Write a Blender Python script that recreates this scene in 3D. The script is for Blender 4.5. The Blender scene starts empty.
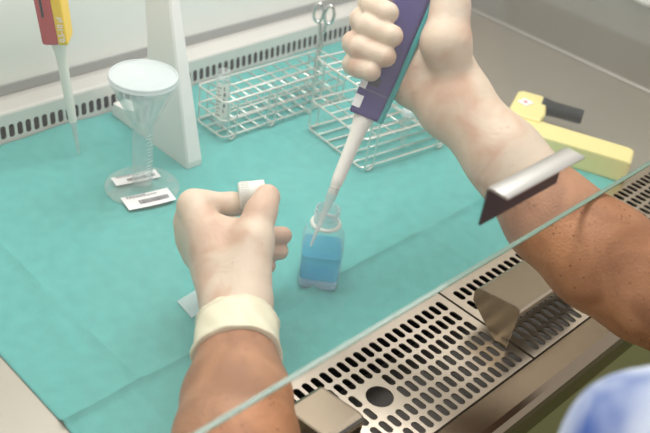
import bpy, math, random
import numpy as np
from mathutils import Vector, Matrix

random.seed(7)
RNG = np.random.default_rng(11)
S = bpy.context.scene
COL = S.collection

# ------------------------------------------------------------------ camera model
# world: X along the cabinet, Y into it, Z up, worktop at z = 0 (metres)
PP = np.array([325.0, 216.5])
V1 = np.array([1393.0, -282.0]); V2 = np.array([-890.0, -622.0])
F = math.sqrt(-np.dot(V1 - PP, V2 - PP))
_d1 = np.r_[V1 - PP, F]; _d1 /= np.linalg.norm(_d1)
_d2 = np.r_[V2 - PP, F]; _d2 -= _d1 * np.dot(_d1, _d2); _d2 /= np.linalg.norm(_d2)
_up = np.cross(_d1, _d2)
if _up[1] > 0: _up = -_up
R = np.stack([_d1, _d2, _up])
CAM = np.array([-0.5654, -0.4799, 0.6])

def at(u, v, d):
    """world point at distance d along the view axis"""
    return CAM + R @ (np.array([u - PP[0], v - PP[1], F]) * d / F)
def _ray(u, v): return R @ np.array([u - PP[0], v - PP[1], F])
def gz(u, v, z=0.0):
    r = _ray(u, v); return CAM + r * ((z - CAM[2]) / r[2])

# ------------------------------------------------------------------ materials
def lin(c):
    return tuple(((x / 255) / 12.92 if x / 255 <= 0.04045 else ((x / 255 + 0.055) / 1.055) ** 2.4) for x in c) + (1.0,)

def mat(name, col, rough=0.5, metal=0.0, noise=0.0, scale=40, bump=0.0, bscale=200, spec=None, sss=0.0, stretch=None, trans=0.0, ior=None, sheen=0.0, coat=0.0):
    m = bpy.data.materials.new(name); m.use_nodes = True
    nt = m.node_tree; N = nt.nodes; L = nt.links
    b = N['Principled BSDF']
    c = lin(col)
    b.inputs['Base Color'].default_value = c
    b.inputs['Roughness'].default_value = rough
    b.inputs['Metallic'].default_value = metal
    if spec is not None: b.inputs['Specular IOR Level'].default_value = spec
    if sss:
        b.inputs['Subsurface Weight'].default_value = sss
        b.inputs['Subsurface Radius'].default_value = (0.008, 0.004, 0.003)
        b.inputs['Subsurface Scale'].default_value = 1.0
    if trans: b.inputs['Transmission Weight'].default_value = trans
    if ior: b.inputs['IOR'].default_value = ior
    if coat: b.inputs['Coat Weight'].default_value = coat
    tc = N.new('ShaderNodeTexCoord')
    src = tc.outputs['Object']
    if stretch:
        mp = N.new('ShaderNodeMapping'); mp.inputs['Scale'].default_value = stretch
        L.new(src, mp.inputs['Vector']); src = mp.outputs['Vector']
    nz = N.new('ShaderNodeTexNoise'); nz.inputs['Scale'].default_value = scale; nz.inputs['Detail'].default_value = 4
    L.new(src, nz.inputs['Vector'])
    hs = N.new('ShaderNodeMix'); hs.data_type = 'RGBA'
    k = max(noise, 0.01)
    hs.inputs[6].default_value = tuple(min(1, x * (1 - k)) for x in c[:3]) + (1,)
    hs.inputs[7].default_value = tuple(min(1, x * (1 + k)) for x in c[:3]) + (1,)
    L.new(nz.outputs['Fac'], hs.inputs[0]); L.new(hs.outputs[2], b.inputs['Base Color'])
    if bump:
        n2 = N.new('ShaderNodeTexNoise'); n2.inputs['Scale'].default_value = bscale; n2.inputs['Detail'].default_value = 3
        L.new(src, n2.inputs['Vector'])
        bp = N.new('ShaderNodeBump'); bp.inputs['Strength'].default_value = bump; bp.inputs['Distance'].default_value = 0.001
        L.new(n2.outputs['Fac'], bp.inputs['Height']); L.new(bp.outputs['Normal'], b.inputs['Normal'])
    return m

def patch_mat(name, c1, c2, scale, lo, hi, rough, extra=None, bump=0.3, bscale=350, sss=0.0, spec=0.4, wr=0.0):
    """two colours in soft patches, optional freckles"""
    m = mat(name, c1, rough, sss=sss, spec=spec)
    nt = m.node_tree; N = nt.nodes; L = nt.links; b = N['Principled BSDF']
    tc = N.new('ShaderNodeTexCoord')
    nz = N.new('ShaderNodeTexNoise'); nz.inputs['Scale'].default_value = scale; nz.inputs['Detail'].default_value = 3; nz.inputs['Distortion'].default_value = 0.6
    L.new(tc.outputs['Object'], nz.inputs['Vector'])
    rp = N.new('ShaderNodeValToRGB'); rp.color_ramp.elements[0].position = lo; rp.color_ramp.elements[1].position = hi
    rp.color_ramp.elements[0].color = lin(c1); rp.color_ramp.elements[1].color = lin(c2)
    L.new(nz.outputs['Fac'], rp.inputs['Fac'])
    out = rp.outputs['Color']
    if extra:
        ecol, escale, thr = extra
        vo = N.new('ShaderNodeTexVoronoi'); vo.inputs['Scale'].default_value = escale
        L.new(tc.outputs['Object'], vo.inputs['Vector'])
        r2 = N.new('ShaderNodeValToRGB'); r2.color_ramp.elements[0].position = thr * 0.5; r2.color_ramp.elements[1].position = thr
        r2.color_ramp.elements[0].color = (1, 1, 1, 1); r2.color_ramp.elements[1].color = (0, 0, 0, 1)
        L.new(vo.outputs['Distance'], r2.inputs['Fac'])
        n3 = N.new('ShaderNodeTexNoise'); n3.inputs['Scale'].default_value = 30
        L.new(tc.outputs['Object'], n3.inputs['Vector'])
        r3 = N.new('ShaderNodeValToRGB'); r3.color_ramp.elements[0].position = 0.40; r3.color_ramp.elements[1].position = 0.56
        L.new(n3.outputs['Fac'], r3.inputs['Fac'])
        mu = N.new('ShaderNodeMath'); mu.operation = 'MULTIPLY'
        L.new(r2.outputs['Color'], mu.inputs[0]); L.new(r3.outputs['Color'], mu.inputs[1])
        mx = N.new('ShaderNodeMix'); mx.data_type = 'RGBA'
        L.new(mu.outputs[0], mx.inputs[0]); L.new(out, mx.inputs[6]); mx.inputs[7].default_value = lin(ecol)
        out = mx.outputs[2]
    L.new(out, b.inputs['Base Color'])
    n2 = N.new('ShaderNodeTexNoise'); n2.inputs['Scale'].default_value = bscale; n2.inputs['Detail'].default_value = 4
    L.new(tc.outputs['Object'], n2.inputs['Vector'])
    bp = N.new('ShaderNodeBump'); bp.inputs['Strength'].default_value = bump; bp.inputs['Distance'].default_value = 0.0008
    L.new(n2.outputs['Fac'], bp.inputs['Height'])
    last = bp
    if wr:
        wv = N.new('ShaderNodeTexNoise'); wv.inputs['Scale'].default_value = 60; wv.inputs['Detail'].default_value = 2; wv.inputs['Distortion'].default_value = 2.5
        L.new(tc.outputs['Object'], wv.inputs['Vector'])
        b2 = N.new('ShaderNodeBump'); b2.inputs['Strength'].default_value = wr; b2.inputs['Distance'].default_value = 0.003
        L.new(wv.outputs['Fac'], b2.inputs['Height']); L.new(bp.outputs['Normal'], b2.inputs['Normal']); last = b2
    L.new(last.outputs['Normal'], b.inputs['Normal'])
    return m

def clear_mat(name, tint, diff=0.06, dcol=(235, 240, 240), gloss_rough=0.05, edge=0.5):
    """thin clear plastic or glass wall: transparent, reflective at grazing angles with painted pale edge highlights, a little milky"""
    m = bpy.data.materials.new(name); m.use_nodes = True
    nt = m.node_tree; N = nt.nodes; L = nt.links
    N.remove(N['Principled BSDF']); out = N['Material Output']
    tr = N.new('ShaderNodeBsdfTransparent'); tr.inputs['Color'].default_value = tint
    gl = N.new('ShaderNodeBsdfGlossy'); gl.inputs['Roughness'].default_value = gloss_rough
    df = N.new('ShaderNodeBsdfDiffuse'); df.inputs['Color'].default_value = lin(dcol)
    lw = N.new('ShaderNodeLayerWeight'); lw.inputs['Blend'].default_value = 0.35
    tc = N.new('ShaderNodeTexCoord'); nz = N.new('ShaderNodeTexNoise'); nz.inputs['Scale'].default_value = 25
    L.new(tc.outputs['Object'], nz.inputs['Vector'])
    mm = N.new('ShaderNodeMath'); mm.operation = 'MULTIPLY_ADD'; mm.inputs[1].default_value = diff * 0.5; mm.inputs[2].default_value = diff * 0.75
    L.new(nz.outputs['Fac'], mm.inputs[0])
    a = N.new('ShaderNodeMixShader'); L.new(mm.outputs[0], a.inputs[0]); L.new(tr.outputs[0], a.inputs[1]); L.new(df.outputs[0], a.inputs[2])
    mg = N.new('ShaderNodeMath'); mg.operation = 'MULTIPLY'; mg.inputs[1].default_value = edge
    L.new(lw.outputs['Facing'], mg.inputs[0])
    pw = N.new('ShaderNodeMath'); pw.operation = 'POWER'; pw.inputs[1].default_value = 1.6
    L.new(mg.outputs[0], pw.inputs[0])
    ad = N.new('ShaderNodeMath'); ad.operation = 'ADD'; ad.inputs[1].default_value = 0.025
    L.new(pw.outputs[0], ad.inputs[0])
    eg = N.new('ShaderNodeMixShader'); eg.inputs[0].default_value = 0.35; L.new(gl.outputs[0], eg.inputs[1]); L.new(df.outputs[0], eg.inputs[2])  # pale diffuse colour mixed into the gloss paints bright edge highlights
    b = N.new('ShaderNodeMixShader'); L.new(ad.outputs[0], b.inputs[0]); L.new(a.outputs[0], b.inputs[1]); L.new(eg.outputs[0], b.inputs[2])
    L.new(b.outputs[0], out.inputs['Surface'])
    return m

M = {}
M['drape'] = mat('teal_nonwoven', (96, 172, 165), 0.85, noise=0.16, scale=75, bump=0.5, bscale=260, spec=0.2)
M['steel_top'] = mat('stainless_worktop', (178, 173, 160), 0.48, metal=0.75, noise=0.05, scale=30, bump=0.03, bscale=300)
M['steel_wall'] = mat('stainless_side', (154, 150, 140), 0.5, metal=0.75, noise=0.05, scale=9)
M['wall_paint'] = mat('pale_coated_steel', (238, 237, 231), 0.35, noise=0.02, scale=4)
M['strip'] = mat('vent_steel', (218, 215, 208), 0.4, metal=0.2, noise=0.03, scale=40)
M['grille'] = mat('grille_steel', (190, 180, 164), 0.30, metal=0.9, noise=0.05, scale=200, bump=0.05, bscale=500)
M['brushed'] = mat('brushed_steel', (132, 119, 102), 0.2, metal=0.95, noise=0.12, scale=60, stretch=(2, 60, 60), bump=0.06, bscale=80)
M['armrest'] = mat('armrest_steel', (168, 155, 135), 0.26, metal=0.95, noise=0.08, scale=60, stretch=(60, 3, 60), bump=0.05, bscale=60)
M['handle'] = mat('handle_steel', (200, 198, 192), 0.3, metal=0.9, noise=0.05)
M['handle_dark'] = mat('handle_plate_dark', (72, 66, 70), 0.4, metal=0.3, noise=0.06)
M['groove'] = mat('groove_grey', (158, 160, 156), 0.5, noise=0.05)
M['tray'] = mat('tray_steel', (108, 104, 97), 0.5, metal=0.5, noise=0.08)
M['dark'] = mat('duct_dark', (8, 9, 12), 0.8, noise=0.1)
M['floor'] = mat('olive_floor', (84, 86, 26), 0.6, noise=0.05, scale=3)
M['white_pl'] = mat('white_plastic', (232, 231, 225), 0.4, noise=0.02)
M['wire'] = mat('wire_steel', (226, 224, 216), 0.28, metal=0.75, noise=0.04)
M['chrome'] = mat('instrument_steel', (205, 205, 200), 0.22, metal=0.95, noise=0.06)
M['red'] = mat('red_plastic', (188, 62, 62), 0.38, noise=0.03)
M['yellow_br'] = mat('yellow_plastic', (250, 205, 20), 0.38, noise=0.03)
M['shaft'] = mat('shaft_plastic', (240, 237, 226), 0.4, noise=0.02)
M['tip'] = clear_mat('frosted_tip', (0.85, 0.87, 0.86, 1), 0.32, (240, 242, 238), 0.2, 0.4)
M['purple'] = mat('purple_plastic', (62, 44, 110), 0.36, noise=0.04)
M['teal_pl'] = mat('teal_plastic', (20, 150, 146), 0.4, noise=0.03)
M['black'] = mat('black_plastic', (26, 28, 32), 0.35, noise=0.1)
M['grey_pl'] = mat('grey_plastic', (120, 118, 124), 0.5, noise=0.05)
M['paper'] = mat('label_paper', (240, 240, 238), 0.7, noise=0.02)
M['ink'] = mat('print_ink', (60, 60, 64), 0.7, noise=0.05)
M['ink_mid'] = mat('print_ink_grey', (96, 96, 100), 0.7, noise=0.05)
M['ink_soft'] = mat('print_ink_soft', (150, 150, 152), 0.7, noise=0.05)
M['redink'] = mat('red_print', (224, 70, 80), 0.6, noise=0.03)
M['yellow_box'] = mat('pale_yellow_plastic', (240, 226, 154), 0.45, noise=0.03, scale=30)
M['glove'] = patch_mat('latex_glove', (212, 192, 168), (200, 166, 140), 20, 0.47, 0.62, 0.5, extra=((184, 146, 122), 130, 0.14), bump=0.2, bscale=500, sss=0.03, wr=0.16)
M['cuff'] = mat('latex_cuff', (226, 220, 190), 0.45, noise=0.05, scale=60, bump=0.25, bscale=120, sss=0.08)
M['skin'] = patch_mat('tanned_skin', (182, 130, 92), (148, 100, 66), 26, 0.32, 0.68, 0.5, extra=((92, 54, 34), 170, 0.19), bump=0.9, bscale=420, sss=0.02)
M['shirt'] = patch_mat('blue_white_shirt', (198, 208, 224), (70, 98, 164), 13, 0.46, 0.64, 0.8, bump=0.2)
M['clear'] = clear_mat('clear_plastic', (0.985, 0.99, 0.988, 1), 0.08, (240, 244, 242), 0.06, 0.75)
M['clear_base'] = clear_mat('clear_plastic_base', (0.965, 0.98, 0.975, 1), 0.14, (225, 238, 234), 0.06, 0.5)
M['lid'] = clear_mat('frosted_lid', (0.94, 0.96, 0.955, 1), 0.52, (222, 230, 230), 0.25, 0.4)
M['milky'] = clear_mat('milky_cap', (0.9, 0.92, 0.9, 1), 0.8, (236, 236, 226), 0.3, 0.3)
M['neck'] = clear_mat('neck_plastic', (0.97, 0.985, 0.985, 1), 0.16, (235, 242, 244), 0.05, 1.0)
M['bottle'] = clear_mat('bottle_plastic', (0.965, 0.98, 0.985, 1), 0.05, (220, 234, 240), 0.04, 0.75)
M['liquid_thin'] = clear_mat('blue_liquid', (0.55, 0.88, 0.97, 1), 0.38, (60, 186, 222), 0.04, 0.35)
M['liquid'] = mat('blue_liquid', (84, 206, 232), 0.03, noise=0.02, trans=0.66, ior=1.16)
M['slab'] = clear_mat('bottle_bottom', (0.85, 0.92, 0.98, 1), 0.62, (214, 232, 250), 0.1, 0.8)
M['pane'] = clear_mat('sash_glass', (0.975, 0.985, 0.98, 1), 0.044, (236, 236, 232), 0.02, 0.25)
M['edge'] = mat('glass_edge_green', (92, 128, 108), 0.3, noise=0.06)
M['slide'] = clear_mat('clear_slide', (0.9, 0.95, 0.95, 1), 0.38, (220, 236, 234), 0.15, 0.3)

# ------------------------------------------------------------------ mesh builder
def norm(v):
    v = np.asarray(v, float); return v / np.linalg.norm(v)

class MB:
    def __init__(s): s.v = []; s.f = []; s.smooth = []
    def add(s, vs, fs, smooth=False):
        o = len(s.v); s.v += [tuple(map(float, q)) for q in vs]
        s.f += [tuple(i + o for i in f) for f in fs]; s.smooth += [smooth] * len(fs); return s
    def box(s, c, h, ax=None, bev=0.0):
        """centre, half sizes, 3 axes; optional bevel in the first two axes"""
        ax = np.eye(3) if ax is None else np.asarray(ax)
        if bev:
            pts = rrect(h[0], h[1], bev, 3)
            return s.loft([np.array([c + ax[0] * p[0] * k + ax[1] * p[1] * k + ax[2] * z for p in pts]) for z, k in
                           ((-h[2], 1 - bev * .5 / max(h[0], h[1])), (-h[2] + bev * .5, 1), (h[2] - bev * .5, 1), (h[2], 1 - bev * .5 / max(h[0], h[1])))], smooth=False)
        vs = [np.asarray(c) + ax[0] * h[0] * a + ax[1] * h[1] * b + ax[2] * h[2] * d for a in (-1, 1) for b in (-1, 1) for d in (-1, 1)]
        return s.add(vs, [(0, 1, 3, 2), (4, 6, 7, 5), (0, 4, 5, 1), (2, 3, 7, 6), (0, 2, 6, 4), (1, 5, 7, 3)])
    def loft(s, rings, smooth=True, caps=True, closed=True):
        n = len(rings[0]); vs = [p for r in rings for p in r]; fs = []
        for i in range(len(rings) - 1):
            for j in range(n if closed else n - 1):
                a = i * n + j; b = i * n + (j + 1) % n
                fs.append((a, b, b + n, a + n))
        s.add(vs, fs, smooth)
        if caps:
            s.add(rings[0], [tuple(range(n))[::-1]]); s.add(rings[-1], [tuple(range(n))])
        return s
    def tube(s, path, r, n=8, closed=False, caps=True):
        P = [np.asarray(q, float) for q in path]; m = len(P)
        rr = r if hasattr(r, '__len__') else [r] * m
        rings = []; u = None
        for i in range(m):
            if closed: t = norm(P[(i + 1) % m] - P[i - 1])
            else: t = norm(P[min(i + 1, m - 1)] - P[max(i - 1, 0)])
            if u is None:
                u = np.cross(t, [0, 0, 1.0])
                if np.linalg.norm(u) < 1e-3: u = np.cross(t, [1.0, 0, 0])
            u = norm(u - t * np.dot(u, t)); w = np.cross(t, u)
            rings.append([P[i] + rr[i] * (u * math.cos(a) + w * math.sin(a)) for a in np.arange(n) * 2 * math.pi / n])
        if closed:
            return s.loft(rings + [rings[0]], True, False)
        return s.loft(rings, True, caps)
    def lathe(s, c, prof, ax=(0, 0, 1), n=32, caps=False, ref=None):
        """profile of (radius, height) about axis"""
        w = norm(ax); u = np.cross(w, [0, 0, 1.0] if ref is None else ref)
        if np.linalg.norm(u) < 1e-3: u = np.array([1.0, 0, 0])
        u = norm(u); v = np.cross(w, u); c = np.asarray(c, float)
        rings = [[c + w * z + r * (u * math.cos(a) + v * math.sin(a)) for a in np.arange(n) * 2 * math.pi / n] for r, z in prof]
        return s.loft(rings, True, caps)
    def prism(s, poly, origin, a1, a2, a3, t, smooth=False):
        """2-D polygon in (a1,a2) extruded along a3 by t"""
        o = np.asarray(origin, float)
        r0 = [o + a1 * p[0] + a2 * p[1] for p in poly]
        return s.loft([r0, [q + a3 * t for q in r0]], smooth)
    def build(s, name, m, parent=None, auto=True):
        me = bpy.data.meshes.new(name)
        off = root_loc(parent)
        me.from_pydata([(x - off[0], y - off[1], z - off[2]) for x, y, z in s.v], [], s.f)
        me.polygons.foreach_set('use_smooth', s.smooth)
        import bmesh
        bm = bmesh.new(); bm.from_mesh(me); bmesh.ops.remove_doubles(bm, verts=bm.verts, dist=1e-6)
        bmesh.ops.recalc_face_normals(bm, faces=bm.faces); bm.to_mesh(me); bm.free()
        fl = [False] * len(me.polygons); me.polygons.foreach_get('use_smooth', fl)
        if any(fl):
            me.set_sharp_from_angle(angle=math.radians(38)); me.polygons.foreach_set('use_smooth', fl)
        me.materials.append(m)
        o = bpy.data.objects.new(name, me); COL.objects.link(o)
        if parent: o.parent = parent
        return o

def root_loc(p):
    x = Vector((0, 0, 0))
    while p is not None: x += p.location; p = p.parent
    return x

def rrect(hx, hy, r, n=4):
    pts = []
    for cx, cy, a0 in ((hx - r, hy - r, 0), (-hx + r, hy - r, 90), (-hx + r, -hy + r, 180), (hx - r, -hy + r, 270)):
        for k in range(n + 1):
            a = math.radians(a0 + 90 * k / n); pts.append((cx + r * math.cos(a), cy + r * math.sin(a)))
    return pts

def smooth_path(pts, n=6, closed=False):
    P = [np.asarray(p, float) for p in pts]; out = []; m = len(P)
    for i in range(m if closed else m - 1):
        p0, p1, p2, p3 = (P[(i - 1) % m], P[i], P[(i + 1) % m], P[(i + 2) % m]) if closed else (P[max(i - 1, 0)], P[i], P[i + 1], P[min(i + 2, m - 1)])
        for k in range(n):
            t = k / n
            out.append(0.5 * (2 * p1 + (p2 - p0) * t + (2 * p0 - 5 * p1 + 4 * p2 - p3) * t * t + (3 * p1 - p0 - 3 * p2 + p3) * t ** 3))
    if not closed: out.append(P[-1])
    return out

def tag(o, label=None, cat=None, group=None, kind=None):
    if label: o['label'] = label
    if cat: o['category'] = cat
    if group: o['group'] = group
    if kind: o['kind'] = kind
    return o
def thing(name, loc, label, cat, group=None):
    o = bpy.data.objects.new(name, None); COL.objects.link(o); o.location = loc; o.empty_display_size = 0.02
    return tag(o, label, cat, group)

def text_mesh(name, body, size, origin, xdir, ydir, m, parent, lift=0.0003):
    cu = bpy.data.curves.new(name, 'FONT'); cu.body = body; cu.size = size; cu.extrude = 0.0001; cu.offset = size * 0.012
    cu.align_x = 'CENTER'; cu.align_y = 'CENTER'
    t = bpy.data.objects.new(name + '_src', cu); COL.objects.link(t)
    bpy.context.view_layer.update()
    me = bpy.data.meshes.new_from_object(t.evaluated_get(bpy.context.evaluated_depsgraph_get()))
    bpy.data.objects.remove(t); bpy.data.curves.remove(cu)
    x = norm(xdir); y = norm(np.asarray(ydir) - x * np.dot(x, ydir)); z = np.cross(x, y)
    o3 = np.asarray(origin) + z * lift - np.array(root_loc(parent))
    mm = Matrix(((x[0], y[0], z[0], o3[0]), (x[1], y[1], z[1], o3[1]), (x[2], y[2], z[2], o3[2]), (0, 0, 0, 1)))
    me.transform(mm); me.name = name; me.materials.clear(); me.materials.append(m)
    o = bpy.data.objects.new(name, me); COL.objects.link(o); o.parent = parent
    return o

def perforated(mb, x0, nx, pitch, rows, sl, sw, skip, P, thick, ymargin=None, xa=None, xb=None):
    """plate of slots: columns along X from x0, rows [(ylo, yhi)], P maps (x,y,depth) to world"""
    K = 4
    def cell(xl, xr, yl, yh, cx, cy, ring, outer):
        n = len(ring)
        top = [P(a, b, 0) for a, b in outer]; inn = [P(a, b, 0) for a, b in ring]; low = [P(a, b, thick) for a, b in ring]
        fs = []
        for i in range(n):
            j = (i + 1) % n
            fs.append((i, j, n + j, n + i)); fs.append((n + i, n + j, 2 * n + j, 2 * n + i))
        mb.add(top + inn + low, fs)
    def ring_out(cx, cy, hx, hy, r, hl, xl, xr, yl, yh):
        ring = []; outer = []
        m = 24
        for i in range(m):
            a = 2 * math.pi * (i + 0.5) / m
            ca, sa = math.cos(a), math.sin(a)
            ring.append((cx + r * ca, cy + (hl if sa > 0 else -hl) + r * sa))
        # outer: project from centre to rectangle boundary, corners included by angle snapping
        for (px, py) in ring:
            dx, dy = px - cx, py - cy
            t = min(((xr - cx) / dx) if dx > 1e-9 else ((xl - cx) / dx) if dx < -1e-9 else 1e9,
                    ((yh - cy) / dy) if dy > 1e-9 else ((yl - cy) / dy) if dy < -1e-9 else 1e9)
            outer.append((cx + dx * t, cy + dy * t))
        for cxx, cyy in ((xl, yl), (xr, yl), (xr, yh), (xl, yh)):
            k = min(range(m), key=lambda i: (outer[i][0] - cxx) ** 2 + (outer[i][1] - cyy) ** 2)
            outer[k] = (cxx, cyy)
        return ring, outer
    for ri, (yl, yh) in enumerate(rows):
        for i in range(nx):
            if (ri, i) in skip: continue
            cx = x0 + i * pitch; cy = (yl + yh) / 2
            ring, outer = ring_out(cx, cy, 0, 0, sw / 2, sl / 2 - sw / 2, cx - pitch / 2, cx + pitch / 2, yl, yh)
            cell(0, 0, 0, 0, cx, cy, ring, outer)
    return ring_out, cell

def quad(mb, P, xa, xb, ya, yb, z=0):
    mb.add([P(xa, ya, z), P(xb, ya, z), P(xb, yb, z), P(xa, yb, z)], [(0, 1, 2, 3)])

X0, X1 = -0.56, 0.735           # inner side walls
YB, YF = 0.405, -0.078          # back and front of the worktop
SASH = -0.205                   # plane of the sash glass
EX = np.array([1.0, 0, 0]); EY = np.array([0, 1.0, 0]); EZ = np.array([0, 0, 1.0])

# ------------------------------------------------------------------ the cabinet shell and room floor
def struct(mb, name, m):
    o = mb.build(name, m); o['kind'] = 'structure'; return o
struct(MB().box((0.3, 0.0, -0.80), (2.5, 2.5, 0.02)), 'floor', M['floor'])
struct(MB().box(((X0 + X1) / 2, 0.460, 0.385), ((X1 - X0) / 2 + .02, 0.006, 0.375)), 'wall_back', M['wall_paint'])
struct(MB().box(((X0 + X1) / 2, 0.4525, 0.0425), ((X1 - X0) / 2, 0.0014, 0.0062)), 'trim_2', M['groove'])  # flat grey strip standing in for the recessed groove at the wall foot
struct(MB().box((X1 + 0.006, 0.125, 0.345), (0.006, 0.32, 0.415)), 'wall_right', M['steel_wall'])
struct(MB().box((X0 - 0.006, 0.125, 0.345), (0.006, 0.32, 0.415)), 'wall_left', M['steel_wall'])
# coved joint between worktop and right wall
mb = MB(); r = 0.010
prof = [(0, 0)] + [(-r + r * math.sin(t), r - r * math.cos(t)) for t in np.linspace(0, math.pi / 2, 7)]
r = 0.006
prof = [(0.0, 0.0), (-r, 0.0)] + [(-r + r * math.sin(t), r - r * math.cos(t)) for t in np.linspace(0.1, math.pi / 2, 7)]
mb.prism(prof, (X1, -0.075, 0.0005), EX, EZ, EY, 0.478, True)
struct(mb, 'trim_1', M['steel_wall'])

wt = tag(MB().box(((X0 + X1) / 2, (YB + YF) / 2 + .003, -0.0035), ((X1 - X0) / 2, (YB - YF) / 2, 0.0035)).build('worktop', M['steel_top']),
         'stainless steel worktop under the teal drape, bare at its two ends', 'worktop')

# slotted intake strip along the foot of the back wall
strip = thing('vent_strip', (0.1, 0.42, 0), 'slotted pale steel air intake strip along the foot of the back wall', 'vent')
sdir = norm([0, 0.10, 0.995]); sn = norm([0, -0.995, 0.10])
def PS(x, y, d): return np.array([x, YB + .002, 0.0]) + sdir * y - sn * d
mb = MB(); pitch = 0.01075; ns = int((X1 - X0 - 0.03) / pitch); sx0 = X0 + 0.02
rows = [(0.0040, 0.0240)]
perforated(mb, sx0, ns, pitch, rows, 0.0170, 0.0072, set(), PS, 0.0012)
xa = sx0 - pitch / 2; xb = sx0 + (ns - 0.5) * pitch
quad(mb, PS, xa, xb, 0, 0.0040); quad(mb, PS, xa, xb, 0.0240, 0.035); quad(mb, PS, X0, xa, 0, 0.035); quad(mb, PS, xb, X1, 0, 0.035)
mb.build('slotted_plate', M['strip'], strip)
mb = MB(); yl = YB + .002 + sdir[1] * 0.035; zl = sdir[2] * 0.035
prof = [(yl, zl), (yl + .0012, zl + .0022), (yl + .004, zl + .003), (yl + .026, zl + .0045), (yl + .029, zl + .0035), (yl + .031, zl + .0005), (yl + .0462, zl + .0005), (yl + .0462, zl - .002), (yl + .029, zl - .002), (yl + .026, zl + .0025), (yl + .004, zl + .0012), (yl + .002, zl)]
mb.prism(prof, (X0, 0, 0), EY, EZ, EX, X1 - X0); mb.build('top_flange', M['strip'], strip)
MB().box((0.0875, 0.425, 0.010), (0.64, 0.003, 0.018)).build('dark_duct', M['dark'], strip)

# round white fitting on the right wall
ft = thing('wall_fitting', (X1, 0.085, 0.185), 'white rounded fitting on the steel right wall, cut by the top right corner', 'fitting')
c = np.array([X1 - 0.0005, 0.085, 0.185])
MB().lathe(c, [(0.062, 0), (0.062, 0.006), (0.056, 0.012), (0.001, 0.013)], (-1, 0, 0), 40).build('cover_plate', M['white_pl'], ft)
MB().lathe(c + [-.012, 0, 0], [(0.022, 0), (0.022, 0.016), (0.018, 0.02), (0.001, 0.0205)], (-1, 0, 0), 28).build('knob', M['white_pl'], ft)

# ------------------------------------------------------------------ teal drape
def drape():
    xs = np.linspace(-0.297, 0.455, 240); ys = np.linspace(YF - .001, YB, 160)
    Xg, Yg = np.meshgrid(xs, ys, indexing='ij')
    Z = np.full_like(Xg, 0.0016)
    def fold(d, w, h): return h * np.exp(-np.abs(d) / w)
    wob = 0.002 * np.sin(Xg * 23) + 0.0015 * np.sin(Xg * 61 + 1)
    Z += fold(Yg + 0.003 - wob * .4, 0.003, 0.0055)                 # pressed fold along the cabinet
    Z += fold(Yg - 0.195 - wob, 0.004, 0.0024)
    for fx, h in ((-0.222, 0.0026), (-0.03, 0.0016), (0.16, 0.0020), (0.345, 0.0018)):
        Z += fold(Xg - fx - 0.001 * np.sin(Yg * 40), 0.004, h)
    for _ in range(26):
        a = RNG.uniform(0, math.pi); k = RNG.uniform(20, 70); p = RNG.uniform(0, 6.3)
        Z += 0.00022 * np.sin(k * (np.cos(a) * Xg + np.sin(a) * Yg) + p)
    # short soft puckers
    for _ in range(30):
        cx, cy = RNG.uniform(-.28, .43), RNG.uniform(-.06, .39); a = RNG.normal(0.6, .5); L = RNG.uniform(.03, .09); w = RNG.uniform(.004, .009)
        du = (Xg - cx) * math.cos(a) + (Yg - cy) * math.sin(a); dv = -(Xg - cx) * math.sin(a) + (Yg - cy) * math.cos(a)
        Z += 0.0017 * np.exp(-(du / L) ** 2 - (dv / w) ** 2)
    flat = np.clip(1 - np.maximum(np.maximum(0.012 - Xg, Xg - 0.052), np.maximum(0.235 - Yg, Yg - 0.41)) / .02, 0, 1)
    Z = np.where(Z > .0018, Z * (1 - flat) + .0018 * flat, Z)
    Z = np.maximum(Z, 0.0008)
    n, m = Xg.shape
    vs = np.stack([Xg, Yg, Z], -1).reshape(-1, 3)
    fs = [(i * m + j, (i + 1) * m + j, (i + 1) * m + j + 1, i * m + j + 1) for i in range(n - 1) for j in range(m - 1)]
    mb = MB(); mb.add(vs, fs, True)
    o = mb.build('drape', M['drape'])
    so = o.modifiers.new('thick', 'SOLIDIFY'); so.thickness = 0.0005; so.offset = -1
    return tag(o, 'teal nonwoven drape sheet with pressed folds spread over the worktop', 'drape')
drape()
TOP = 0.0025

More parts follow.
